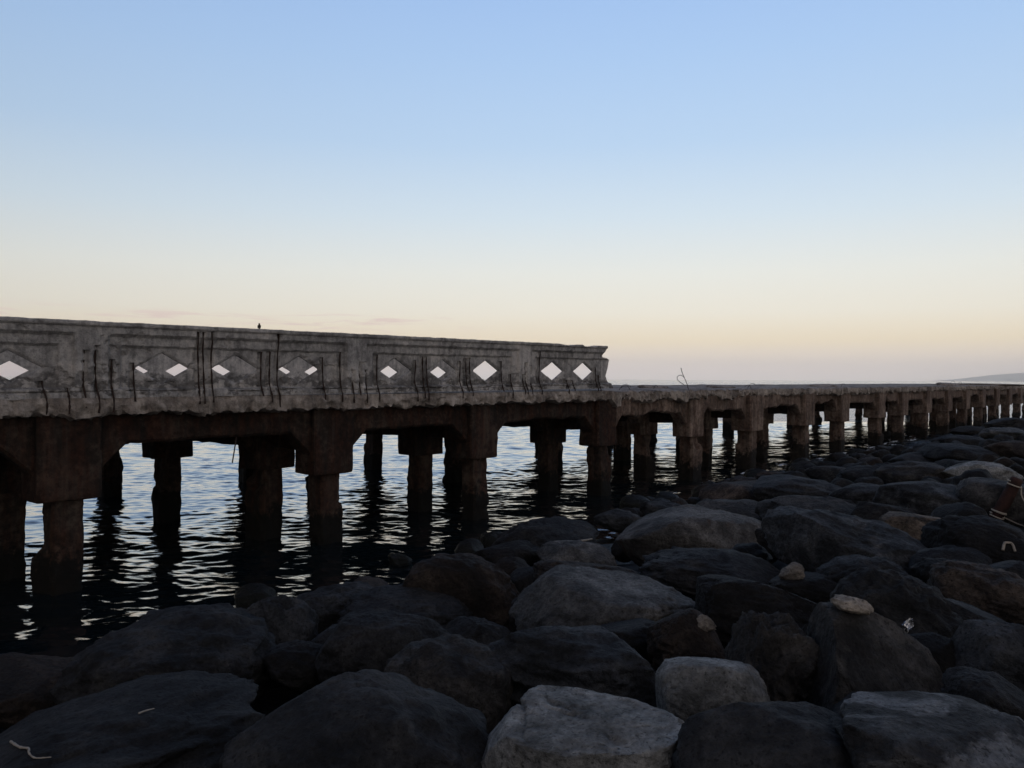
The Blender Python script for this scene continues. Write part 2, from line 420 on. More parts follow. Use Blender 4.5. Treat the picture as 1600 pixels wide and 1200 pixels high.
def build_slope():
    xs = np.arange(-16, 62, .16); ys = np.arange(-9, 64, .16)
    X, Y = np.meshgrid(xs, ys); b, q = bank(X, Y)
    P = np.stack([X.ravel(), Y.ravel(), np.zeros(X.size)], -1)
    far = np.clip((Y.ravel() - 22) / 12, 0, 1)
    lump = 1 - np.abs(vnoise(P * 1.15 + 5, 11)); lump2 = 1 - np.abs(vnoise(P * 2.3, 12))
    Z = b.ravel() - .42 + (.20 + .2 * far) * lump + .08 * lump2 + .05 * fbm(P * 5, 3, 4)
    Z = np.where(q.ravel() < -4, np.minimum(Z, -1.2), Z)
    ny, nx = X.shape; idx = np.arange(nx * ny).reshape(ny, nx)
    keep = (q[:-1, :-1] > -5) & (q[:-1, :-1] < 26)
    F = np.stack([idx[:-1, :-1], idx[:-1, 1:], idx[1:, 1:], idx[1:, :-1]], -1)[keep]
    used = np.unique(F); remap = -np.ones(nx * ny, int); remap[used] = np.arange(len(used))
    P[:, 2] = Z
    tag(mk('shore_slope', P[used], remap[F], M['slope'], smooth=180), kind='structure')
build_slope()

def build_foam():
    m, nt, p = new_mat('wash'); p.inputs['Base Color'].default_value = (.62, .66, .70, 1); p.inputs['Roughness'].default_value = .7
    V = []; F = []; st = .07
    ss = np.arange(14, 50, st); qs = np.arange(-1.3, .5, st)
    S, Q = np.meshgrid(ss, qs, indexing='ij'); X = SH[0] + Q * .79 + S * .61; Y = SH[1] - Q * .61 + S * .79
    P = np.stack([S.ravel() * .9, Q.ravel() * 2.4, np.zeros(S.size)], -1)
    n = fbm(P, 4, 61, gain=.6).reshape(S.shape) + .30 * vnoise(P * 4.5, 62).reshape(S.shape)
    thr = np.interp(S, [14, 26, 30, 46, 50], [.62, .50, .22, .26, .5]) + .22 * np.abs(Q + .45)
    idx = np.arange(S.size).reshape(S.shape); keep = (n > thr)[:-1, :-1]
    Fq = np.stack([idx[:-1, :-1], idx[1:, :-1], idx[1:, 1:], idx[:-1, 1:]], -1)[keep]
    Vv = np.stack([X.ravel(), Y.ravel(), .045 + .03 * vnoise(P * 3, 63)], -1)
    used = np.unique(Fq); rm = -np.ones(S.size, int); rm[used] = np.arange(len(used))
    tag(mk('foam', Vv[used], rm[Fq], m, smooth=180), 'patchy white wash along the rocks', kind='stuff')
build_foam()

_ico = {}
def ico(sub):
    if sub not in _ico:
        bm = bmesh.new(); bmesh.ops.create_icosphere(bm, subdivisions=sub, radius=1.)
        bm.verts.ensure_lookup_table()
        _ico[sub] = (np.array([v.co[:] for v in bm.verts]), [tuple(v.index for v in f.verts) for f in bm.faces]); bm.free()
    return _ico[sub]

ROCKV = []; ROCKF = []
def rock(name, x, y, z, a, b, c, roll, mat, seed, sub=5, yaw=0., facets=4, rough=1., blk=None, pitch=0., cuts=(), grooves=()):
    V, F = ico(sub); rng = np.random.default_rng(seed)
    p = blk or rng.uniform(2.05, 2.7)
    v = V / (np.sum(np.abs(V) ** p, 1) ** (1 / p))[:, None]
    off = rng.uniform(-50, 50, 3)
    r = 1 + rough * (.22 * fbm(V * 1.25 + off, 3, 1) + .09 * fbm(V * 2.7 + off, 4, 2, ridge=True) + .065 * fbm(V * 6 + off, 4, 3, gain=.6))
    v = v * r[:, None]
    for k in range(facets + int(rng.integers(0, 4))):
        n = rng.normal(size=3); n /= np.linalg.norm(n); d = rng.uniform(.66, .92)
        e = np.maximum(0, v @ n - d); v = v - n * (e * .74)[:, None]
    for n, d in cuts:
        n = np.array(n, float); n /= np.linalg.norm(n)
        dd = d + .05 * fbm(V * 2.5 + off, 3, 8); e = np.maximum(0, v @ n - dd); v = v - n * (e * .93)[:, None]
    for n, d, w, dep in grooves:
        n = np.array(n, float); n /= np.linalg.norm(n)
        t = v @ n - d + .05 * vnoise(V * 3 + off, 9) + .02 * vnoise(V * 9 + off, 10)
        v = v * (1 - dep * np.exp(-(t / w) ** 2) * np.clip(.55 + vnoise(V * 2.2 + off, 12), 0, 1))[:, None]
    v = v + V * (.022 * rough * fbm(V * 19 + off, 3, 6, gain=.65))[:, None]
    sx = .5 * (v[:, 0].max() - v[:, 0].min()); sy = .5 * (v[:, 1].max() - v[:, 1].min()); sz = v[:, 2].max()
    v = v / np.array([sx, sy, sz]) * np.array([a, b, c]) * 1.04
    az = math.atan2(x, y) * -1
    rot = Matrix.Rotation(az + yaw, 3, 'Z') @ Matrix.Rotation(R(roll), 3, 'Y') @ Matrix.Rotation(pitch, 3, 'X')
    o = mk(name, v, F, mat, smooth=180)
    o.location = (x, y, z); o.rotation_euler = rot.to_euler()
    vw = v @ np.array(rot).T + np.array([x, y, z])
    k = sum(len(q) for q in ROCKV); ROCKV.append(vw); ROCKF.extend([tuple(i + k for i in q) for q in F])
    return o

ROCKS = [
(0.36, 4.21, 1.34, 0.53, 0.42, 0.28, 0, 'pale', 'pale grey flat topped boulder split by a vertical crack at the bottom edge'),
(1.12, 4.66, 1.38, 0.32, 0.26, 0.28, 8, 'pale', 'pale rounded boulder with thin cracks behind a dark boulder'),
(1.23, 3.75, 1.49, 0.46, 0.37, 0.3, 8, 'dark', 'large smooth dark boulder in front of the pale cracked round boulder'),
(1.9, 3.51, 1.59, 0.54, 0.43, 0.25, 10, 'streak', 'broad grey boulder with a pale streaked top in the bottom right corner'),
(2.08, 4.68, 1.51, 0.44, 0.35, 0.33, 28, 'mid', 'grey wedge shaped boulder with striped face sloping down to the right'),
(1.62, 5.04, 1.42, 0.31, 0.25, 0.33, -10, 'mottle', 'knobby mottled boulder beside the pale cracked round boulder'),
(2.57, 5.61, 1.49, 0.44, 0.36, 0.36, 25, 'dark', 'dark sloping boulder with an added highlight patch on its side'),
(2.84, 4.83, 1.56, 0.28, 0.22, 0.21, 12, 'blue', 'dark bluish boulder at the right edge above the broad streaked boulder'),
(2.44, 4.12, 1.56, 0.25, 0.2, 0.14, 12, 'dark', 'low black boulder wedged above the broad streaked boulder'),
(0.44, 5.56, 1.22, 0.61, 0.49, 0.29, 4, 'blue', 'large blue grey boulder with a knob at its left end'),
(0.82, 7.33, 1.11, 0.81, 0.65, 0.3, 6, 'palemid', 'long pale grey boulder with a layered top in the middle of the bank'),
(1.29, 5.97, 1.27, 0.29, 0.23, 0.23, 10, 'brown', 'small dark brown rounded boulder at the right end of the long pale boulder'),
(-0.36, 5.29, 1.15, 0.44, 0.35, 0.33, 18, 'mottle', 'brownish grey boulder with pale patches left of the blue grey boulder'),
(-1.03, 6.7, 0.94, 0.53, 0.42, 0.33, 0, 'dark', 'dark dome shaped boulder standing alone in a hollow left of centre'),
(-0.82, 4.32, 1.21, 0.66, 0.53, 0.42, 14, 'dark', 'very large dark boulder in the foreground left of the pale flat one'),
(-2.44, 4.85, 0.95, 0.86, 0.69, 0.26, -6, 'dark', 'wide flat black boulder with white twigs on top'),
(-2.81, 6.83, 0.74, 0.84, 0.68, 0.44, -6, 'dark', 'large dark boulder above the flat black boulder with twigs'),
(-3.34, 8.97, 0.42, 0.62, 0.5, 0.22, 0, 'dark', 'humped dark boulder touching the water on the left'),
(-2.17, 7.68, 0.72, 0.35, 0.28, 0.4, 10, 'blue', 'upright dark boulder with a hollow in its face left of the dome boulder'),
(-1.92, 8.95, 0.61, 0.45, 0.36, 0.3, -8, 'blue', 'bluish boulder at the water edge left of centre'),
(-3.94, 6.85, 0.55, 0.53, 0.42, 0.25, 12, 'brown', 'brownish boulder on the far left above the flat black boulder'),
(-1.03, 8.3, 0.78, 0.67, 0.54, 0.27, 4, 'dark', 'low dark boulder behind the dome shaped boulder'),
(-0.53, 8.81, 0.83, 0.63, 0.5, 0.44, 6, 'brown', 'dark brown boulder left of the long pale boulder'),
(-0.27, 6.96, 0.97, 0.34, 0.27, 0.19, 10, 'dark', 'small dark boulder between the dome boulder and the blue grey boulder'),
(0.88, 10.88, 0.76, 0.54, 0.43, 0.27, 10, 'palemid', 'pale tan boulder with a white stick lying behind it'),
(0.61, 13.52, 0.5, 0.86, 0.69, 0.36, -4, 'dark', 'dark boulder at the water edge behind the pale tan boulder'),
(2.46, 11.27, 0.96, 1.05, 0.84, 0.43, 4, 'tanmid', 'big rounded grey boulder with brown stained left side'),
(2.18, 8.66, 1.13, 0.79, 0.63, 0.25, 4, 'dark', 'low dark boulder in front of the big brown stained boulder'),
(1.02, 8.83, 0.97, 0.77, 0.61, 0.23, 8, 'brown', 'rusty dark boulder lying behind the long pale boulder'),
(1.94, 6.53, 1.31, 0.52, 0.41, 0.29, 8, 'black', 'black rounded boulder right of the long pale boulder'),
(3.61, 8.73, 1.33, 0.86, 0.69, 0.37, 14, 'blue', 'large dark bluish boulder sloping towards the pale tan block'),
(4.63, 9.33, 1.38, 0.43, 0.34, 0.3, 22, 'tan', 'pale tan angular block on the right of the bank'),
(3.18, 7.55, 1.35, 0.45, 0.36, 0.22, -6, 'blue', 'small dark boulder below the large bluish boulder'),
(3.67, 6.35, 1.52, 0.39, 0.31, 0.21, 12, 'brownpale', 'brown rough boulder with pale edge near the right side'),
(3.13, 5.62, 1.51, 0.34, 0.27, 0.15, 10, 'dark', 'dark boulder right of the one with the added highlight patch'),
(4.78, 8.29, 1.49, 0.58, 0.46, 0.3, 10, 'black', 'black boulder with a white curved twig on it'),
(4.74, 12.51, 1.09, 0.97, 0.77, 0.31, 5, 'mid', 'low grey boulder behind the large bluish boulder'),
(3.8, 14.05, 0.83, 0.71, 0.56, 0.29, 4, 'mid', 'small grey boulder behind the big brown stained boulder'),
(5.09, 18.28, 0.59, 0.85, 0.68, 0.33, 4, 'brownpale', 'brown boulder at the water edge behind two small grey ones'),
(6.05, 17.1, 0.82, 0.99, 0.79, 0.31, 6, 'dark', 'dark low boulder at the water edge right of the brown one'),
(8.72, 18.06, 1.06, 0.8, 0.64, 0.34, -4, 'mottle', 'brown and black boulder below the far pier piles'),
(6.53, 12.89, 1.28, 0.82, 0.66, 0.32, 8, 'blue', 'dark sloping boulder in front of the brown and black boulder'),
(9.76, 17.24, 1.25, 0.75, 0.6, 0.26, 5, 'pale', 'pale topped boulder near the far right end of the bank'),
(7.17, 12.21, 1.41, 0.57, 0.45, 0.29, 6, 'mid', 'grey boulder beside the wooden post'),
(8.33, 19.18, 0.9, 0.7, 0.56, 0.29, 0, 'dark', 'small dark boulder left of the brown and black boulder'),
(6.51, 15.38, 1.02, 0.65, 0.52, 0.23, 0, 'blue', 'small bluish boulder behind the low grey boulder'),
(12.7, 23.47, 1.03, 1.09, 0.87, 0.33, 4, 'dark', 'dark flat boulder beyond the pale topped boulder'),
(14.08, 23.36, 1.21, 0.81, 0.65, 0.3, 4, 'brown', 'brown boulder at the right edge beyond the pale topped boulder'),
(19.94, 33.17, 0.99, 1.03, 0.82, 0.31, 4, 'palemid', 'small pale boulder under the far end of the pier'),
(16.96, 30.92, 0.84, 0.96, 0.76, 0.29, 4, 'dark', 'small black boulder at the foot of the far piles'),
(11.69, 23.94, 0.85, 0.74, 0.59, 0.25, 0, 'dark', 'small black boulder at the wave wash below the far piles'),
(28.07, 46.57, 0.74, 1.26, 1.01, 0.38, 0, 'dark', 'distant black boulder against the last piles on the right'),
(23.52, 42.27, 0.56, 0.98, 0.78, 0.29, 0, 'black', 'tiny far black boulder in the gap between distant piles'),
(2.13, 16.41, 0.38, 0.48, 0.38, 0.21, 4, 'blue', 'small wet boulder at the water edge left of the big brown stained boulder'),
(3.23, 17.39, 0.42, 0.54, 0.43, 0.19, 4, 'blue', 'small wet boulder behind the big brown stained boulder'),
(-0.1, 12.58, 0.47, 0.58, 0.47, 0.23, -4, 'black', 'black boulder half in water left of the pale tan boulder'),
(5.33, 11.9, 1.2, 0.46, 0.37, 0.22, 4, 'black', 'small black boulder left of the pale tan block'),
(3.91, 7.34, 1.44, 0.31, 0.25, 0.16, 8, 'black', 'black boulder below the pale tan block'),
(2.7, 7.51, 1.28, 0.35, 0.28, 0.16, 8, 'black', 'black boulder behind the rounded black boulder'),
(2.49, 4.96, 1.5, 0.21, 0.17, 0.17, 20, 'black', 'black boulder in the gap right of the grey wedge'),
(2.17, 5.62, 1.39, 0.2, 0.16, 0.18, 4, 'black', 'black boulder in the hollow left of the wedge'),
(1.0, 6.47, 1.16, 0.32, 0.26, 0.13, 4, 'black', 'black boulder hidden below the long pale boulder'),
(3.45, 10.77, 1.07, 0.33, 0.27, 0.18, 4, 'black', 'small black boulder between the brown stained boulder and the bluish one'),
(-0.7, 6.44, 0.96, 0.27, 0.22, 0.17, 4, 'black', 'black boulder in shadow right of the dome boulder'),
(-1.73, 6.78, 0.81, 0.31, 0.25, 0.2, 4, 'black', 'black boulder in the hollow left of the dome boulder'),
(7.48, 23.32, 0.38, 0.63, 0.5, 0.23, 0, 'brown', 'small brown wet boulder awash at the water edge'),
(8.81, 22.8, 0.6, 0.7, 0.56, 0.22, 0, 'dark', 'small dark wet boulder awash below the middle piles'),
(20.27, 44.83, 0.24, 0.31, 0.25, 0.21, 0, 'black', 'lone black rock in the water beneath the pier')
]
FILL = []
SHAPE = {0: dict(blk=3.2, facets=4, rough=.6, cuts=[((-.1, -.15, 1), .62)], grooves=[((1, .1, 0), -.62, .022, .12), ((.3, .5, .9), .42, .02, .04), ((-.5, -.4, .6), .5, .018, .05)]), 1: dict(blk=2.2, facets=3, rough=.5, grooves=[((1, .2, .1), .1, .016, .06), ((0, -.4, 1), .45, .016, .05)]), 2: dict(blk=2.6, facets=4, rough=.5), 4: dict(blk=2.6, facets=3, rough=.8, cuts=[((.62, -.42, .66), .22), ((-1, -.3, .1), .72)]),
         5: dict(blk=2.3, facets=3, rough=1.9), 9: dict(blk=2.5, facets=4, rough=1.1), 10: dict(blk=2.8, facets=5, rough=.9), 13: dict(blk=2.3, facets=3, rough=.7),
         14: dict(blk=2.5, facets=4, rough=.7), 26: dict(blk=2.5, facets=4, rough=.6), 31: dict(blk=3.8, facets=9, rough=.9)}
for i, (x, y, z, a, b, c, roll, tone, lab) in enumerate(ROCKS):
    kw = SHAPE.get(i, {})
    o = rock('boulder', x, y, z - {0: .085, 1: .02, 2: .085, 3: .08, 14: .05, 15: .0}.get(i, 0), a, b, c * (1.0 if i < 4 else 1.1), 4 if i == 4 else roll, M[tone], 100 + i, sub=6 if i < 36 else 5, **kw)
    tag(o, lab, 'boulder', 'boulders of the rock bank')
# small stones wedged where the big ones leave gaps
rf = np.random.default_rng(21); fill = 0
for t in range(1600):
    q = rf.uniform(-.3, 10.8); s = rf.uniform(-3, 34)
    x = SH[0] + q * .79 + s * .61; y = SH[1] - q * .61 + s * .79
    if y < 3.2 or abs(x / y) > .72: continue
    r = rf.uniform(.16, .30) * (1 + .012 * y)
    if (y < 11 and q < 1.3) or math.hypot(x - 4.72, y - 7.7) < .55 or math.hypot(x - 1.45, y - 14) < 1.2: continue
    gap = min(((x - k[0]) / (k[3] + r * .55)) ** 2 + ((y - k[1]) / (k[4] + r * .55)) ** 2 for k in ROCKS)
    if gap < (1 if y < 7 else .72) or any((x - k_[0]) ** 2 + (y - k_[1]) ** 2 < (.8 * (r + k_[2])) ** 2 for k_ in FILL): continue
    FILL.append((x, y, r)); fill += 1
    if fill > 170: break
    o = rock('boulder', x, y, float(bank(x, y)[0]) + (-.10 if y < 7 else .0) + rf.uniform(-.06, .10), r * 1.1, r, r * rf.uniform(.7, 1.), rf.uniform(-15, 15), M[('black', 'dark', 'brown', 'black')[t % 4]], 3000 + t, sub=4)
    tag(o, 'small dark boulder wedged low in a gap between the bigger boulders', 'boulder', 'small boulders wedged in the gaps')

nb_ = 0; OUT = []
for t in range(600):
    x = rf.uniform(-5.5, 9); y = rf.uniform(-4, 9); r = rf.uniform(.34, .62)
    q = float(bank(x, y)[1])
    if q < .2 or q > 15 or not (y < 1.9 or abs(x) > .66 * y + .95) or math.hypot(x, y) < 1.1: continue
    if any((x - k[0]) ** 2 + (y - k[1]) ** 2 < (.85 * (r + k[2])) ** 2 for k in OUT): continue
    if min(((x - k[0]) / (k[3] + r * .7)) ** 2 + ((y - k[1]) / (k[4] + r * .7)) ** 2 for k in ROCKS) < 1: continue
    OUT.append((x, y, r)); nb_ += 1
    if nb_ > 60: break
    o = rock('boulder', x, y, float(bank(x, y)[0]) - .08, r * 1.1, r * .9, r * rf.uniform(.55, .75), rf.uniform(-12, 12), M[('dark', 'blue', 'mid', 'brown', 'mottle')[t % 5]], 6000 + t, sub=4)
    tag(o, 'boulder of the same bank lying beside the spot the photo was taken from', 'boulder', 'boulders round the viewpoint')
_bvh = BVHTree.FromPolygons([Vector(v) for q in ROCKV for v in q], ROCKF)
def on_rocks(x, y):
    h = _bvh.ray_cast(Vector((x, y, 6)), Vector((0, 0, -1)))
    return h[0].z if h[0] is not None else float(bank(x, y)[0])

# ------------------------------------------------------------------ pier (local u along, v away from the camera side, z up)
PO = (-6.68, 12.3, 0.); PR = math.atan2(.7562, .6545)
pier = empty('pier', PO, PR)
tag(pier, 'derelict concrete pier on rows of stained piles beside the dark rock bank', 'pier')
BENTS = [-4.7, 0, 4.72, 8.9, 13.83, 18.86, 23.16, 28.12, 32.18, 37.35, 41.08] + [45.7 + 4.6 * i for i in range(8)]
ROWS = [(0., 0.), (1.55, -.25), (5., -.6), (9.5, 0.)]

def rrect(hx, hy, ch, per=3):
    c = [(hx, -hy + ch), (hx, hy - ch), (hx - ch, hy), (-hx + ch, hy), (-hx, hy - ch), (-hx, -hy + ch), (-hx + ch, -hy), (hx - ch, -hy)]
    out = []
    for i in range(8):
        a, b = np.array(c[i]), np.array(c[(i + 1) % 8]); n = per if i % 2 == 0 else 1
        for t in range(n): out.append(a + (b - a) * t / n)
    return np.array(out)

def pile_mesh(seed):
    rng = np.random.default_rng(seed); S = rrect(.225, .225, .045, 5); zs = np.linspace(-1.3, 1.42, 46); rings = []
    ja = rng.uniform(0, 6.28); jz1 = rng.uniform(.5, 1.15); jz0 = rng.uniform(.0, .35); jd = rng.uniform(.05, .12)
    for z in zs:
        ang = np.arctan2(S[:, 1], S[:, 0]); r = S.copy()
        sec = np.clip(1.6 * np.cos(ang - ja) - .3, 0, 1)
        on = np.clip((jz1 + .12 * np.sin(ang * 3 + seed) - z) / .07, 0, 1)
        r = r * (1 + (jd * sec * on / .225))[:, None]
        q = np.column_stack([r, np.full(len(r), z)])
        d = .030 * fbm(q * 2.6 + seed * 9, 3, 5) + .014 * fbm(q * 9 + seed * 5, 2, 6)
        gn = np.clip(fbm(q * 1.9 + seed * 4, 3, 8) - .16, 0, 1) * .20
        r = r * (1 + ((d - gn) / .225))[:, None]
        rings.append(np.column_stack([r, np.full(len(r), z)]))
    return loft(rings)

def cap_mesh(seed):
    S = rrect(.45, .325, .03, 6); zs = np.concatenate([[1.385, 1.40], np.linspace(1.45, 2.64, 17)]); rings = []
    for i, z in enumerate(zs):
        q = np.column_stack([S, np.full(len(S), z)]); s = .97 if i == 0 else 1.
        d = .022 * fbm(q * 2.2 + seed * 7, 3, 5) + .012 * fbm(q * 10 + seed, 2, 6) - .07 * np.clip(fbm(q * 2.9 + seed * 3, 2, 9) - .3, 0, 1)
        r = S * s + S / np.linalg.norm(S, axis=1)[:, None] * d[:, None]
        zz = z + (.012 * vnoise(q * 6 + seed) if i < 2 else 0)
        rings.append(np.column_stack([r, np.zeros(len(S)) + zz]))
    return loft(rings)

pile_protos = [pile_mesh(s) for s in range(7)]; cap_protos = [cap_mesh(s) for s in range(5)]
pile_me = []; cap_me = []; pile_me2 = []; cap_me2 = []
def inst(store, protos, k, name, mat, loc, rz):
    while len(store) < len(protos): store.append(None)
    if store[k] is None:
        o = mk(name, *protos[k], mat, pier, smooth=38); store[k] = o
    else:
        o = store[k].copy(); col.objects.link(o); o.parent = pier
    o.location = loc; o.rotation_euler = (0, 0, rz)
    return o

def lead(o, u, ri):
    if u > 19 and ri == 0: o.scale = (1.17, 1.17, 1)

def girder(u0, u1, v, seed, step):
    L = u1 - u0; us = np.linspace(u0, u1, max(6, int(L / step))); rings = []
    q = np.column_stack([us, np.full(len(us), v), np.zeros(len(us))])
    n1 = fbm(q * .9 + seed, 3, 3); n2 = fbm(q * 4 + seed, 3, 4)
    for i, u in enumerate(us):
        s = min(u - u0, u1 - u)
        zs = 2.17 - max(0, .46 - s) * .95 + (.05 if u < 14 else .10) * n1[i] + (.03 if u < 14 else .06) * n2[i] + (.3 * max(0, n1[i] - .1) if u > 14 else 0)
        sec = [(-.19, 2.66), (-.19, 2.5), (-.2, (2.5 + zs) / 2), (-.2, zs + .05), (-.15, zs), (.0, zs + .01), (.15, zs), (.2, zs + .05), (.2, (2.5 + zs) / 2), (.19, 2.66)]
        P = np.array([(u, v + a, z) for a, z in sec])
        d = fbm(P * 5 + seed, 3, 7) * .022; P[:, 1] += d * np.sign(P[:, 1] - v); P[:, 2] += d * (P[:, 2] < 2.6)
        rings.append(P)
    return loft(rings)

k = 0
for bi, u in enumerate(BENTS):
    for ri, (v, du) in enumerate(ROWS):
        if (round(u), ri) in ((37, 1), (32, 2), (37, 2), (41, 1), (46, 2), (50, 2)): continue     # gone from the row
        o = inst(*((pile_me, pile_protos) if u < 14.5 else (pile_me2, pile_protos)), (bi * 3 + ri * 2) % 7, 'pile', M['pile'] if u < 14.5 else M['litpile'], (u + du, v, 0), (bi + ri * 2) % 4 * math.pi / 2)
        lead(o, u, ri)
        o = inst(*((cap_me, cap_protos) if u < 14.5 else (cap_me2, cap_protos)), (bi * 2 + ri) % 5, 'pile_cap', M['under'] if u < 14.5 else M['lit'], (u + du, v, 0.002 * ri), (bi + ri) % 2 * math.pi)
        lead(o, u, ri)
        if bi + 1 < len(BENTS):
            u2 = BENTS[bi + 1]
            mk('girder', *girder(u + du + .42, u2 + du - .42, v, bi * 7.3 + ri * 31, .09 if ri == 0 else .2), M['under'] if u < 13.5 else M['lit'], pier, smooth=40)
    # the beam that ties the four piles of a bent
    vs = np.linspace(.1, 9.4, 40); rings = []
    for vv in vs:
        du = np.interp(vv, [0, 1.55, 5, 9.5], [0, -.25, -.6, 0])
        P = np.array([(u + du + a, vv, z) for a, z in ((-.18, 2.65), (-.18, 2.2), (-.17, 1.82), (0, 1.80), (.17, 1.82), (.18, 2.2), (.18, 2.65))])
        d = fbm(P * 3 + bi * 5, 3, 3) * .05; P[:, 0] += d * .6; P[:, 2] += d * (P[:, 2] < 2.5)
        rings.append(P)
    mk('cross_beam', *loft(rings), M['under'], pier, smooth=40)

def build_deck():
    us = np.concatenate([np.arange(-8, 46, .05), np.arange(46, 82, .14)])
    nz = [2.885, 2.85, 2.81, 2.77, 2.73, 2.69, 2.655]
    base = [(-.47 - (.012 if 1 < i < 5 else 0), z) for i, z in enumerate(nz)] + [(-.40, 2.63), (-.30, 2.615), (-.1, 2.61), (.4, 2.615), (3, 2.615), (9.7, 2.62),
            (10.05, 2.65), (10.1, 2.75), (10.08, 2.88), (9.8, 2.90), (8, 2.90), (5, 2.905), (2.5, 2.90), (1.2, 2.895), (.5, 2.895), (.1, 2.892), (-.15, 2.89), (-.35, 2.889)]
    base = np.array(base); k = len(base); rings = []
    U = np.repeat(us, k); Bv = np.tile(base[:, 0], len(us)); Bz = np.tile(base[:, 1], len(us))
    P = np.column_stack([U, Bv, Bz])
    near = np.clip((.5 - Bv) / .9, 0, 1); low = np.clip((2.80 - Bz) / .15, 0, 1) * near
    brk = np.clip((U - 13.7) / .5, 0, 1)
    line = np.column_stack([U, np.zeros_like(U), np.zeros_like(U)])
    e1 = fbm(line * .8 + 3, 4, 21, gain=.6); e2 = fbm(line * 3.1 + 9, 3, 22)
    rough = fbm(P * 6, 4, 23, gain=.6); fine = fbm(P * 17, 2, 24)
    er = np.clip(.13 + .32 * e1 + .16 * e2, 0, .46) * brk
    P[:, 1] += np.where(U < 13.6, .012, 0) * near + near * (er + .055 * rough + .035 * fine + .10 * np.clip(fbm(P * 3.3 + 2, 3, 27) - .18, 0, 1))
    e3 = fbm(line * 9 + 4, 3, 28)
    P[:, 2] += low * (.06 * e1 + (.04 + .07 * brk) * e2 + (.02 + .06 * brk) * e3 + .05 * rough + .035 * fine - .09 * np.clip(fbm(line * 2.3 + 31, 2, 29) - .22, 0, 1)) + near * (1 - low) * brk * (-.03 + .07 * rough + .03 * e3)
    # hanging lump of slab where the railing stops and below the first post
    for uc, w, dz in ((14.15, .22, -.13), (.1, .3, -.09), (-.8, .25, .03), (1.4, .5, .05)):
        P[:, 2] += low * dz * np.exp(-((U - uc) / w) ** 2)
    top = (Bz > 2.87) & (Bv > -.2)
    P[:, 2] += top * (.03 * fbm(P * np.array([.7, .7, 0]), 3, 25) + .035 * np.clip(fbm(P * np.array([1.6, 1.6, 0]) + 5, 3, 26), 0, 1))
    v, f = loft(P.reshape(len(us), k, 3))
    mk('deck', v, f, M['deck'], pier, smooth=35)
build_deck()

# bent bars standing out of the broken edge
w1 = spline([(18.86, .0, 2.86), (18.80, .02, 3.05), (18.62, .03, 3.28), (18.50, .03, 3.42), (18.42, .03, 3.57)])
w2 = spline([(18.60, .03, 3.28), (18.42, .04, 3.34), (18.24, .05, 3.29), (18.22, .04, 3.20), (18.36, .03, 3.12), (18.70, .02, 3.0)])
tag(mk('bent_bar', *merge([tube(w1, .011, 5), tube(w2, .010, 5)]), M['wire'], pier, smooth=60), 'rusty reinforcing bar curled above the broken deck edge')
def small_bar(name, pts, r=.008): mk(name, *tube(spline(pts), r, 5), M['wire'], pier, smooth=60)
small_bar('hanging_bar', [(2.80, -.1, 2.2), (2.77, -.1, 2.0), (2.72, -.1, 1.72)], .012)
for uu, du, hh in ((15.3, .5, .12), (15.9, -.3, .09), (17.2, .25, .10), (23.8, .6, .14), (24.1, -.3, .10), (33.5, .5, .13), (54.6, -.9, .25), (55.2, .8, .2)):
    small_bar('loose_bar', [(uu, .3, 2.88), (uu + du * .4, .3, 2.9 + hh), (uu + du, .32, 2.9 + hh * 1.1), (uu + du * 1.4, .34, 2.9 + hh * .6)], .009)
# bars hanging at the torn soffit
rb = np.random.default_rng(3)
for uu in np.arange(15, 44, 1.35):
    a = rb.uniform(-.3, .3); small_bar('hanging_bar', [(uu, -.36, 2.66), (uu + .1 * a, -.38, 2.6), (uu + a * .5, -.38, 2.6 - abs(a) * .4)], .009)

def chunk(name, u, v, z, a, b, c, seed, label, roll=3):
    cu, su = math.cos(PR), math.sin(PR); x = PO[0] + u * cu - v * su; y = PO[1] + u * su + v * cu
    V0 = len(ROCKV)
    o = rock(name, x, y, z, a, b, c, roll, M['deck'], seed, sub=4, blk=3., facets=7, rough=1.3); 
    tag(o, label, 'concrete chunk'); return o
chunk('concrete_chunk', 55.0, .8, 2.91, .8, .6, .17, 901, 'heap of broken concrete on the pier deck near the right edge')
chunk('concrete_chunk', 23.4, 1.2, 2.93, .55, .5, .07, 902, 'flat loose slab lying on the deck right of the curled bar')
chunk('concrete_chunk', 33.2, 1.0, 2.93, .7, .5, .10, 903, 'low slab fragment on the deck above the middle piles', -2)
chunk('concrete_chunk', 19.2, 1.5, 2.92, .5, .4, .08, 904, 'thin slab fragment on the deck beside the curled bar', 2)
chunk('concrete_chunk', 66.0, 1.2, 2.90, 3.2, .8, .13, 905, 'long broken slab on the deck at the right edge of the photo', 0)

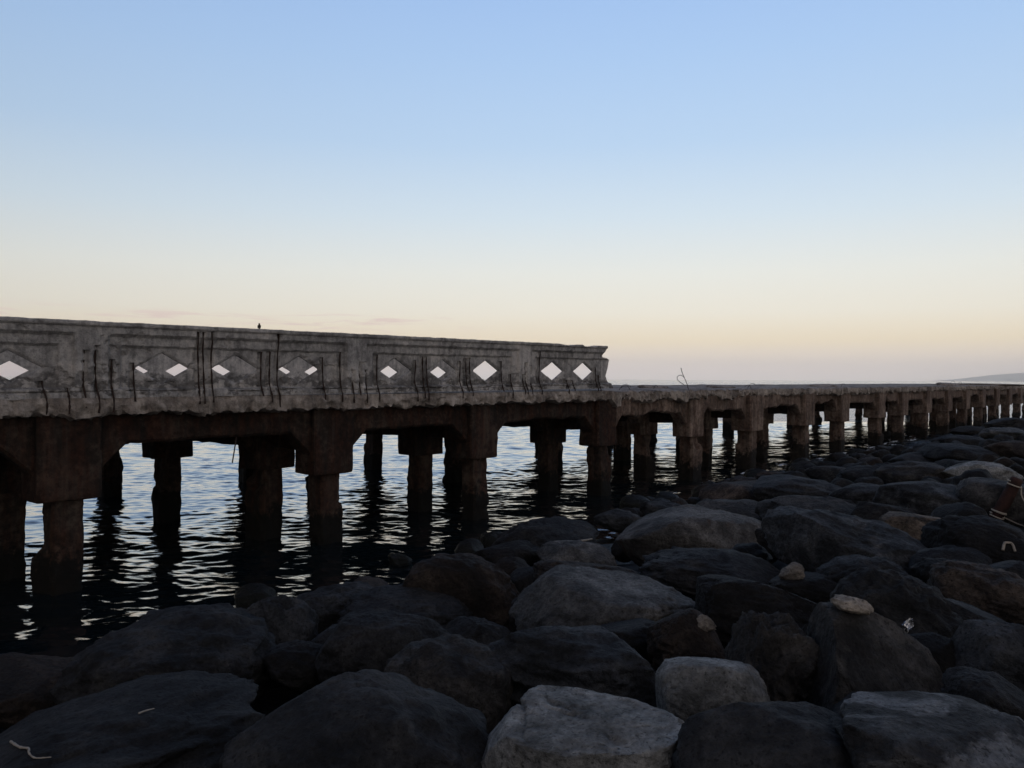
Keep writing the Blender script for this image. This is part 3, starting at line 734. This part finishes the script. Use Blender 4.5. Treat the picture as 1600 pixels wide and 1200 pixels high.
# ------------------------------------------------------------------ balustrades
def balustrade(root, ua, ub, holes, pils, bars, vb, sgn, nu, end=None, seed=0, name_panels=True):
    """sgn -1: the worked face looks to the camera side. nu cells per half hole."""
    A, Bh = .44, .24; du = A / nu; dz = Bh / nu
    z0 = 3.33 - round(.456 / dz) * dz; nz = int(round((3.965 - z0) / dz)); n = int(round((ub - ua) / du))
    ug = ua + np.arange(n + 1) * du; zg = z0 + np.arange(nz + 1) * dz
    Ug, Zg = np.meshgrid(ug, zg, indexing='ij')
    P = np.stack([Ug.ravel(), np.zeros(Ug.size), Zg.ravel()], -1)
    wob = .012 * fbm(P * 6 + seed, 3, 31).reshape(Ug.shape)
    dp = np.min(np.abs(Ug[:, :, None] - np.array(pils)[None, None, :]), axis=2) + wob
    low = 3.0 + .05 * fbm(P * np.array([2.2, 1, 2.2]) + seed, 4, 32).reshape(Ug.shape)
    D = np.zeros_like(Ug)                                   # depth behind the outermost face
    s1 = np.clip((dp - .235) / .02, 0, 1) * np.clip((3.845 + wob - Zg) / .05, 0, 1)
    s2 = np.clip((dp - .43) / .02, 0, 1) * np.clip((3.675 + wob - Zg) / .04, 0, 1)
    up = np.clip((Zg - low) / .025, 0, 1)
    D += (.060 * s1 + .045 * s2) * up
    f1 = fbm(P * 2.1 + 7 + seed, 4, 33, gain=.6).reshape(Ug.shape); f2 = fbm(P * 11 + seed, 4, 34).reshape(Ug.shape)
    D += (1 - up) * (-.012 + .035 * np.clip(f1 + .2, 0, 1) + .016 * f2) + .005 * f2
    sp = np.clip((f1 + .25 * f2 - .12 - .5 * np.clip(Zg - 3.15, 0, 1)) / .04, 0, 1)     # flaked areas, mostly low down
    D += .022 * sp
    for hc in holes:                                        # splayed rim of every opening
        sd = np.abs(Ug - hc) / A + np.abs(Zg - 3.33) / Bh
        D += .030 * np.clip((1.16 - sd) / .16, 0, 1)
    # ragged horizontal split along the foot of the panels
    ln = 2.955 + .025 * vnoise(P * np.array([1.3, 1, 0]) + seed, 35).reshape(Ug.shape)
    D += .03 * np.exp(-((Zg - ln) / .010) ** 2) * (f1 > -.25)
    for (bu, b1, b0) in bars:
        c = bu + .02 * vnoise(np.column_stack([np.full(nz + 1, bu * 3), zg * 3.2, zg * 0]), 36)
        w = .030 + .016 * vnoise(np.column_stack([np.full(nz + 1, bu * 5), zg * 9, zg * 0]), 37)
        on = ((zg < b1) & (zg > b0 - .02))
        D += .045 * np.exp(-((Ug - c[None, :]) / w[None, :]) ** 4) * on[None, :]
        pk = np.clip(fbm(np.column_stack([Ug.ravel() * 7, Zg.ravel() * 6, Zg.ravel() * 0 + bu]), 3, 39).reshape(Ug.shape) + .05, 0, .5) * 2
        D += .03 * np.exp(-((Ug - c[None, :]) / .06) ** 4) * on[None, :] * pk
    Vf = vb + sgn * (.08 - D); back = vb - sgn * .10
    ctr = [(int(round((h - ua) / du)), int(round((3.33 - z0) / dz))) for h in holes]
    skip = np.zeros((n, nz), int); ii = np.arange(n)[:, None]; jj = np.arange(nz)[None, :]
    tri = {}
    for (ci, cj) in ctr:
        s = np.stack([abs(ii + a - ci) + abs(jj + b - cj) for a, b in ((0, 0), (1, 0), (1, 1), (0, 1))], -1)
        skip[np.all(s <= nu, -1)] = 1
        strad = np.any(s < nu, -1) & np.any(s > nu, -1)
        for a, b in zip(*np.where(strad)):
            tri[(a, b)] = [q for q in range(4) if s[a, b, q] >= nu]
    if end:
        ez = np.interp(zg[:-1] + dz / 2, [e[1] for e in end], [e[0] for e in end])
        ez = ez + .03 * vnoise(np.column_stack([zg[:-1] * 14, zg[:-1] * 0, zg[:-1] * 0]), 38)
        skip[(ug[:-1, None] + du / 2) > ez[None, :]] = 1
        st = (Ug > 13.47) & (Zg < 3.75); Vf = np.where(st, Vf - sgn * .08, Vf)
    Zs = Zg + .0055 * Ug
    cuts = [0] + [int(round((p + s * .26 - ua) / du)) for p in pils for s in (-1, 1) if ua < p + s * .26 < ub] + [n]
    for a, b in zip(cuts[:-1], cuts[1:]):
        mid = ua + (a + b) / 2 * du; is_p = any(abs(mid - p) < .2 for p in pils)
        faces = []; vid = {}
        def vi(i, j):
            return vid.setdefault((i, j), len(vid))
        cs = ((0, 0), (1, 0), (1, 1), (0, 1))
        for i in range(a, b):
            for j in range(nz):
                if skip[i, j]: continue
                q = tri.get((i, j), (0, 1, 2, 3))
                if len(q) >= 3: faces.append(tuple(vi(i + cs[t][0], j + cs[t][1]) for t in q))
        if not faces: continue
        ks = list(vid.keys()); nv = len(ks)
        fr = [(Ug[k_], Vf[k_], Zs[k_]) for k_ in ks]; bk = [(Ug[k_], back, Zs[k_]) for k_ in ks]
        edges = {}
        for f in faces:
            for t in range(len(f)):
                e = (f[t], f[(t + 1) % len(f)]); edges[e] = 1
        sides = [(e[1], e[0], e[0] + nv, e[1] + nv) for e in edges if (e[1], e[0]) not in edges]
        allf = faces + [tuple(x + nv for x in reversed(f)) for f in faces] + sides
        o = mk('pilaster' if is_p else 'panel', fr + bk, allf, M['rail'], root, smooth=30)
        for (bu, b1, b0) in bars:
            if ua + a * du <= bu < ua + b * du:
                zz = np.linspace(max(b0, 2.66), b1, 14)
                cu = bu + .02 * vnoise(np.column_stack([np.full(14, bu * 3), zz * 3.2, zz * 0]), 36)
                vv = np.interp(zz, [2.9, 3.0], [vb + sgn * .105, vb + sgn * .045])
                vv = np.interp(zz, [2.66, 2.86, 2.98, 3.1, 3.6, 3.75], [vb + sgn * .115, vb + sgn * .115, vb + sgn * .06, vb + sgn * .02, vb + sgn * .02, vb + sgn * .05])
                mk('rebar', *tube(np.column_stack([cu, vv, zz + .0055 * bu]), .0135, 5, wob=.5, seed=bu), M['rust'], o, smooth=60)
    # coping
    ue = end[-1][0] if end else ub
    us = np.arange(ua, ue + .001, .06); rings = []
    sec = np.array([(.10, 3.945), (.115, 3.965), (.115, 4.0), (.10, 4.018), (0, 4.02), (-.10, 4.018), (-.125, 4.0), (-.125, 3.955), (-.10, 3.945)])
    for i, u in enumerate(us):
        P2 = np.array([(u, vb + sgn * a_, z + .0055 * u) for a_, z in sec])
        d = fbm(P2 * 5 + seed, 3, 41) * .010 + fbm(P2 * 18 + seed, 2, 42) * .006; P2[:, 2] += d; P2[:, 1] += d * sgn
        if end and u > 10.6: P2[:, 2] -= (sec[:, 1] > 3.98) * .05 * max(0, float(vnoise(np.array([[u * 2.6, 0, 0]]), 43)[0]) + .25 * float(vnoise(np.array([[u * 9, 0, 0]]), 44)[0]))
        notch = .035 * np.exp(-((u - 11.9) / .25) ** 2) if end else 0
        P2[:, 2] -= notch * (sec[:, 1] > 3.98)
        rings.append(P2)
    mk('coping', *loft(rings), M['rail'], root, smooth=35)

BARS = [(0.149, 3.588, 2.744), (0.321, 3.659, 2.6), (0.544, 3.455, 2.61), (0.871, 3.413, 2.816), (-0.397, 3.137, 2.594), (-0.072, 3.036, 2.629), (1.934, 3.921, 2.755), (2.023, 3.925, 2.753), (2.17, 3.932, 2.771), (3.09, 3.63, 2.865), (3.255, 3.634, 2.751), (3.41, 3.95, 2.657), (4.393, 3.558, 2.729), (4.788, 3.664, 2.721), (5.06, 3.328, 2.692), (5.23, 3.478, 2.836), (5.387, 3.331, 2.685), (5.691, 3.624, 2.704), (6.694, 3.542, 2.685), (6.91, 3.613, 2.747), (7.019, 3.616, 2.705), (8.012, 3.539, 2.729), (8.213, 3.599, 2.867), (8.335, 3.616, 2.767), (9.382, 3.549, 2.855), (9.698, 3.255, 2.687), (10.139, 3.258, 2.771), (10.234, 3.533, 2.77), (10.402, 3.459, 2.768), (10.769, 3.806, 2.763), (11.853, 3.105, 2.748), (12.096, 3.105, 2.827), (13.145, 3.444, 2.816), (13.263, 3.241, 2.815)]
bal = empty('balustrade', PO, PR)
tag(bal, 'near weathered balustrade with diamond openings, broken off at its right end', 'balustrade', 'balustrades of the pier')
balustrade(bal, -5.2, 14.08, [-3.5, -2.15, -.82, 1.37, 2.65, 3.94, 6.22, 7.57, 8.93, 11.39, 12.68], [-4.7, .25, 5.14, 10.2, 15.2], BARS, -.37, -1, 20,
           end=[(14.02, 2.84), (13.95, 2.95), (13.77, 3.22), (13.95, 3.64), (13.78, 3.70), (13.46, 3.735), (13.45, 3.74), (13.50, 3.85), (13.57, 3.93), (13.58, 3.97)])
bal2 = empty('balustrade', PO, PR)
tag(bal2, 'far balustrade of the pier, seen only through diamond openings of the near one', 'balustrade', 'balustrades of the pier')
balustrade(bal2, -5.2, 18.99, [-3.2, -1.6, -.2, 1.1, 2.42, 4.15, 5.47, 6.8, 7.95, 10.06, 11.47, 12.8, 14.61, 16.0, 17.05], [-4.3, 3.3, 9.0, 13.7, 18.5], [], 9.75, 1, 10, seed=40)

# ------------------------------------------------------------------ bird on the coping
def bird():
    def blob(c, r, rot=0, n=14, m=10):
        V = []; F = []
        for i in range(m + 1):
            t = math.pi * i / m
            for j in range(n):
                a = 2 * math.pi * j / n
                V.append(Vector((r[0] * math.cos(t), r[1] * math.sin(t) * math.cos(a), r[2] * math.sin(t) * math.sin(a))))
        for i in range(m):
            for j in range(n): F.append((i * n + j, i * n + (j + 1) % n, (i + 1) * n + (j + 1) % n, (i + 1) * n + j))
        q = Matrix.Rotation(rot, 3, 'Y'); return [np.array(q @ v) + np.array(c) for v in V], F
    b = empty('bird', (0, 0, 0))
    body = merge([blob((0, 0, .046), (.042, .024, .026), R(-52)), blob((.014, 0, .088), (.019, .016, .017))])
    o = mk('body', *body, M['bird'], b, smooth=180)
    bm_ = o.modifiers.new('skin', 'REMESH'); bm_.mode = 'VOXEL'; bm_.voxel_size = .004; bm_.use_smooth_shade = True
    mk('beak', *tube([(.03, 0, .088), (.037, 0, .087), (.046, 0, .084)], .005, 6, taper=.2), M['rust'], b, smooth=60)
    mk('tail', *merge([loft([[(x, -w, z), (x, w, z), (x, w, z + .004), (x, -w, z + .004)] for x, w, z in ((-.018, .009, .024), (-.05, .012, .004), (-.07, .014, -.008))])]), M['bird'], b, smooth=60)
    for s in (-1, 1):
        mk('wing', *loft([[(x, s * (.020 + .003), z - h), (x, s * .028, z), (x, s * .020, z + h)] for x, z, h in ((.018, .066, .006), (.0, .05, .018), (-.02, .03, .014), (-.036, .014, .004))]), M['bird'], b, smooth=180)
        mk('leg', *tube([(.002, s * .009, .026), (.004, s * .01, .012), (.002, s * .011, .0)], .0022, 5), M['rust'], b, smooth=60)
    cu, su = math.cos(PR), math.sin(PR); u, v = 3.05, -.40
    b.location = (PO[0] + u * cu - v * su, PO[1] + u * su + v * cu, 4.02 + .0055 * u - .002); b.rotation_euler = (0, 0, R(-70)); b.scale = (1, 1, 1)
    tag(b, 'small dark bird perched on top of the near balustrade', 'bird')
bird()

# ------------------------------------------------------------------ loose things on the bank
def stone(x, y, a, c, mat, lab, seed, roll=0, name='pale_stone', dz=0.):
    z = on_rocks(x, y) + c * .35 + dz
    tag(rock(name, x, y, z, a, a * .8, c, roll, M[mat], seed, sub=4, blk=2.1, facets=6, rough=1.7), lab, 'stone', 'pale stones between the boulders')
STONES = [
(2.537, 7.47, 0.11, 0.098, 'white', 'small white coral stone lying on dark boulders'),
(1.97, 4.77, 0.115, 0.05, 'white', 'flat white coral stone on top of the grey wedge boulder'),
(1.38, 5.90, 0.075, 0.06, 'white', 'small pale stone tucked behind the long pale boulder'),
(0.90, 3.42, 0.085, 0.06, 'pale', 'rounded pale stone just showing at the bottom edge'),
]
for i, (x, y, a, c, mat, lab) in enumerate(STONES): stone(x, y, a, c, mat, lab, (700, 701, 722, 703)[i], (i * 7) % 15, dz=-.02 if i == 2 else 0)

def lie(pts, lift=.01): return [(x, y, on_rocks(x, y) + lift + (p[0] if p else 0)) for x, y, *p in pts]
tag(mk('twig', *tube(spline(lie([(-2.86, 4.73), (-2.724, 4.585), (-2.633, 4.515), (-2.60, 4.46), (-2.542, 4.42), (-2.463, 4.431)])), .008, 6, taper=.45, wob=.3), M['twig'], smooth=60),
    'crooked white twig on the flat black boulder in the bottom left corner', 'twig', 'bleached twigs on the boulders')
tag(mk('twig', *tube(spline(lie([(-2.15, 4.78), (-2.13, 4.82), (-2.10, 4.87)])), .006, 6, taper=.6), M['twig'], smooth=60),
    'short straight white twig on the flat black boulder', 'twig', 'bleached twigs on the boulders')
tag(mk('twig', *tube(spline(lie([(4.688, 7.886), (4.72, 7.915), (4.755, 7.922), (4.792, 7.912), (4.79, 7.86)], .014)), .014, 6, taper=.8), M['twig'], smooth=60),
    'white hook shaped twig on a black boulder at the right edge', 'twig', 'bleached twigs on the boulders')
rs = np.random.default_rng(8); fv = []; n_ = 9
for j in range(n_):
    for i in range(n_): x_, y_ = 2.505 + .065 * i / (n_ - 1) + rs.normal(0, .002), 5.262 + .04 * j / (n_ - 1) + rs.normal(0, .002); fv.append((x_, y_, on_rocks(x_, y_) + .003 + abs(rs.normal(0, .004))))
ff = [(j * n_ + i, j * n_ + i + 1, (j + 1) * n_ + i + 1, (j + 1) * n_ + i) for j in range(n_ - 1) for i in range(n_ - 1) if (i - 3.5) ** 2 + (j - 3.5) ** 2 < 18]
fo = mk('glint_patch', fv, ff, mat_plain('glint_metal', G(.35), G(.6), .25, 30, 1.)); md = fo.modifiers.new('thick', 'SOLIDIFY'); md.thickness = .001  # metal patch added to make the wet highlight on the boulder
tag(fo, 'small metal patch added as a wet highlight on a dark sloping boulder', 'glint')
tag(mk('driftwood_stick', *tube(spline(lie([(1.10, 13.08), (1.183, 13.149), (1.299, 13.301)], .02)), .022, 6, taper=.5), M['twig'], smooth=60),
    'thin pale stick lying behind the pale tan boulder', 'stick')
POST0 = np.array([6.90, 11.87, 1.15]); POST1 = np.array([7.17, 11.72, 1.83])
def post_pt(t): return POST0 + (POST1 - POST0) * t
ax = (POST1 - POST0) / np.linalg.norm(POST1 - POST0); s1 = np.cross(ax, (0, 1, 0)); s1 /= np.linalg.norm(s1); s2 = np.cross(ax, s1)
PRAD = .085
def post_mesh():
    ts = [0, .02, .06] + list(np.linspace(.12, .9, 14)) + [.95, .985, 1.0]; rings = []
    for t in ts:
        rr_ = PRAD * (1 if .06 <= t <= .95 else .9 if .02 <= t <= .985 else .6) * (1.03 - .1 * t)
        an = np.arange(20) / 20 * 2 * math.pi
        P = np.array([post_pt(t) + rr_ * (math.cos(a) * s1 + math.sin(a) * s2) for a in an])
        d = .10 * fbm(np.column_stack([np.cos(an) * 2, np.sin(an) * 2, np.full(20, t * 3)]), 3, 51) + .05 * vnoise(np.column_stack([an * 4, an * 0, np.full(20, t * 2)]), 52)
        rings.append(post_pt(t) + (P - post_pt(t)) * (1 + d)[:, None])
    return loft(rings)
tag(mk('wooden_post', *post_mesh(), M['wood'], smooth=50),
    'reddish brown wooden post leaning out of the rocks, wound with pale rope', 'post')
def wrap(t0, t1, a0, a1, n=16, r=PRAD + .012): return [post_pt(t0 + (t1 - t0) * i / n) + r * (math.cos(a0 + (a1 - a0) * i / n) * s1 + math.sin(a0 + (a1 - a0) * i / n) * s2) for i in range(n + 1)]
rr = .0095
turns = [tube(wrap(.16 + .04 * i, .20 + .045 * i + .05 * (i % 2), i * 2., i * 2. + 6.5), rr, 6) for i in range(3)]
end0 = wrap(.2, .2, 3.6, 3.7, 1)[0]
turns.append(tube(wrap(.84, .90, 0, 6.6), rr, 6))
st = wrap(.86, .86, 2.8, 2.9, 1)[0]
SC = 1.3
def off(o, *d): return o + SC * np.array(d)
turns.append(tube(spline([st, off(st, -.02, -.05, -.10), off(st, .06, -.12, -.26), off(st, .26, -.2, -.52)]), rr, 6))
kn = off(end0, .20, -.14, -.10)
turns.append(tube(spline([end0, off(end0, .10, -.10, -.06), kn, off(end0, .55, -.2, -.27)]), rr, 6))
turns.append(tube(spline([kn, off(kn, .02, -.02, .03), off(kn, .05, -.02, 0), off(kn, .05, -.03, -.05), off(kn, .045, -.03, -.11)]), rr * .9, 6))
tag(mk('rope', *merge(turns), M['rope'], smooth=60), 'pale rope wound and knotted round the leaning wooden post', 'rope')

# ------------------------------------------------------------------ render settings
vs_ = sc.view_settings; vs_.view_transform = 'Standard'; vs_.look = 'None'; vs_.exposure = 0; vs_.gamma = 1; vs_.use_curve_mapping = False
sc.display_settings.display_device = 'sRGB'
sc.render.engine = 'CYCLES'
sc.cycles.use_denoising = True
sc.cycles.max_bounces = 8; sc.cycles.volume_bounces = 2
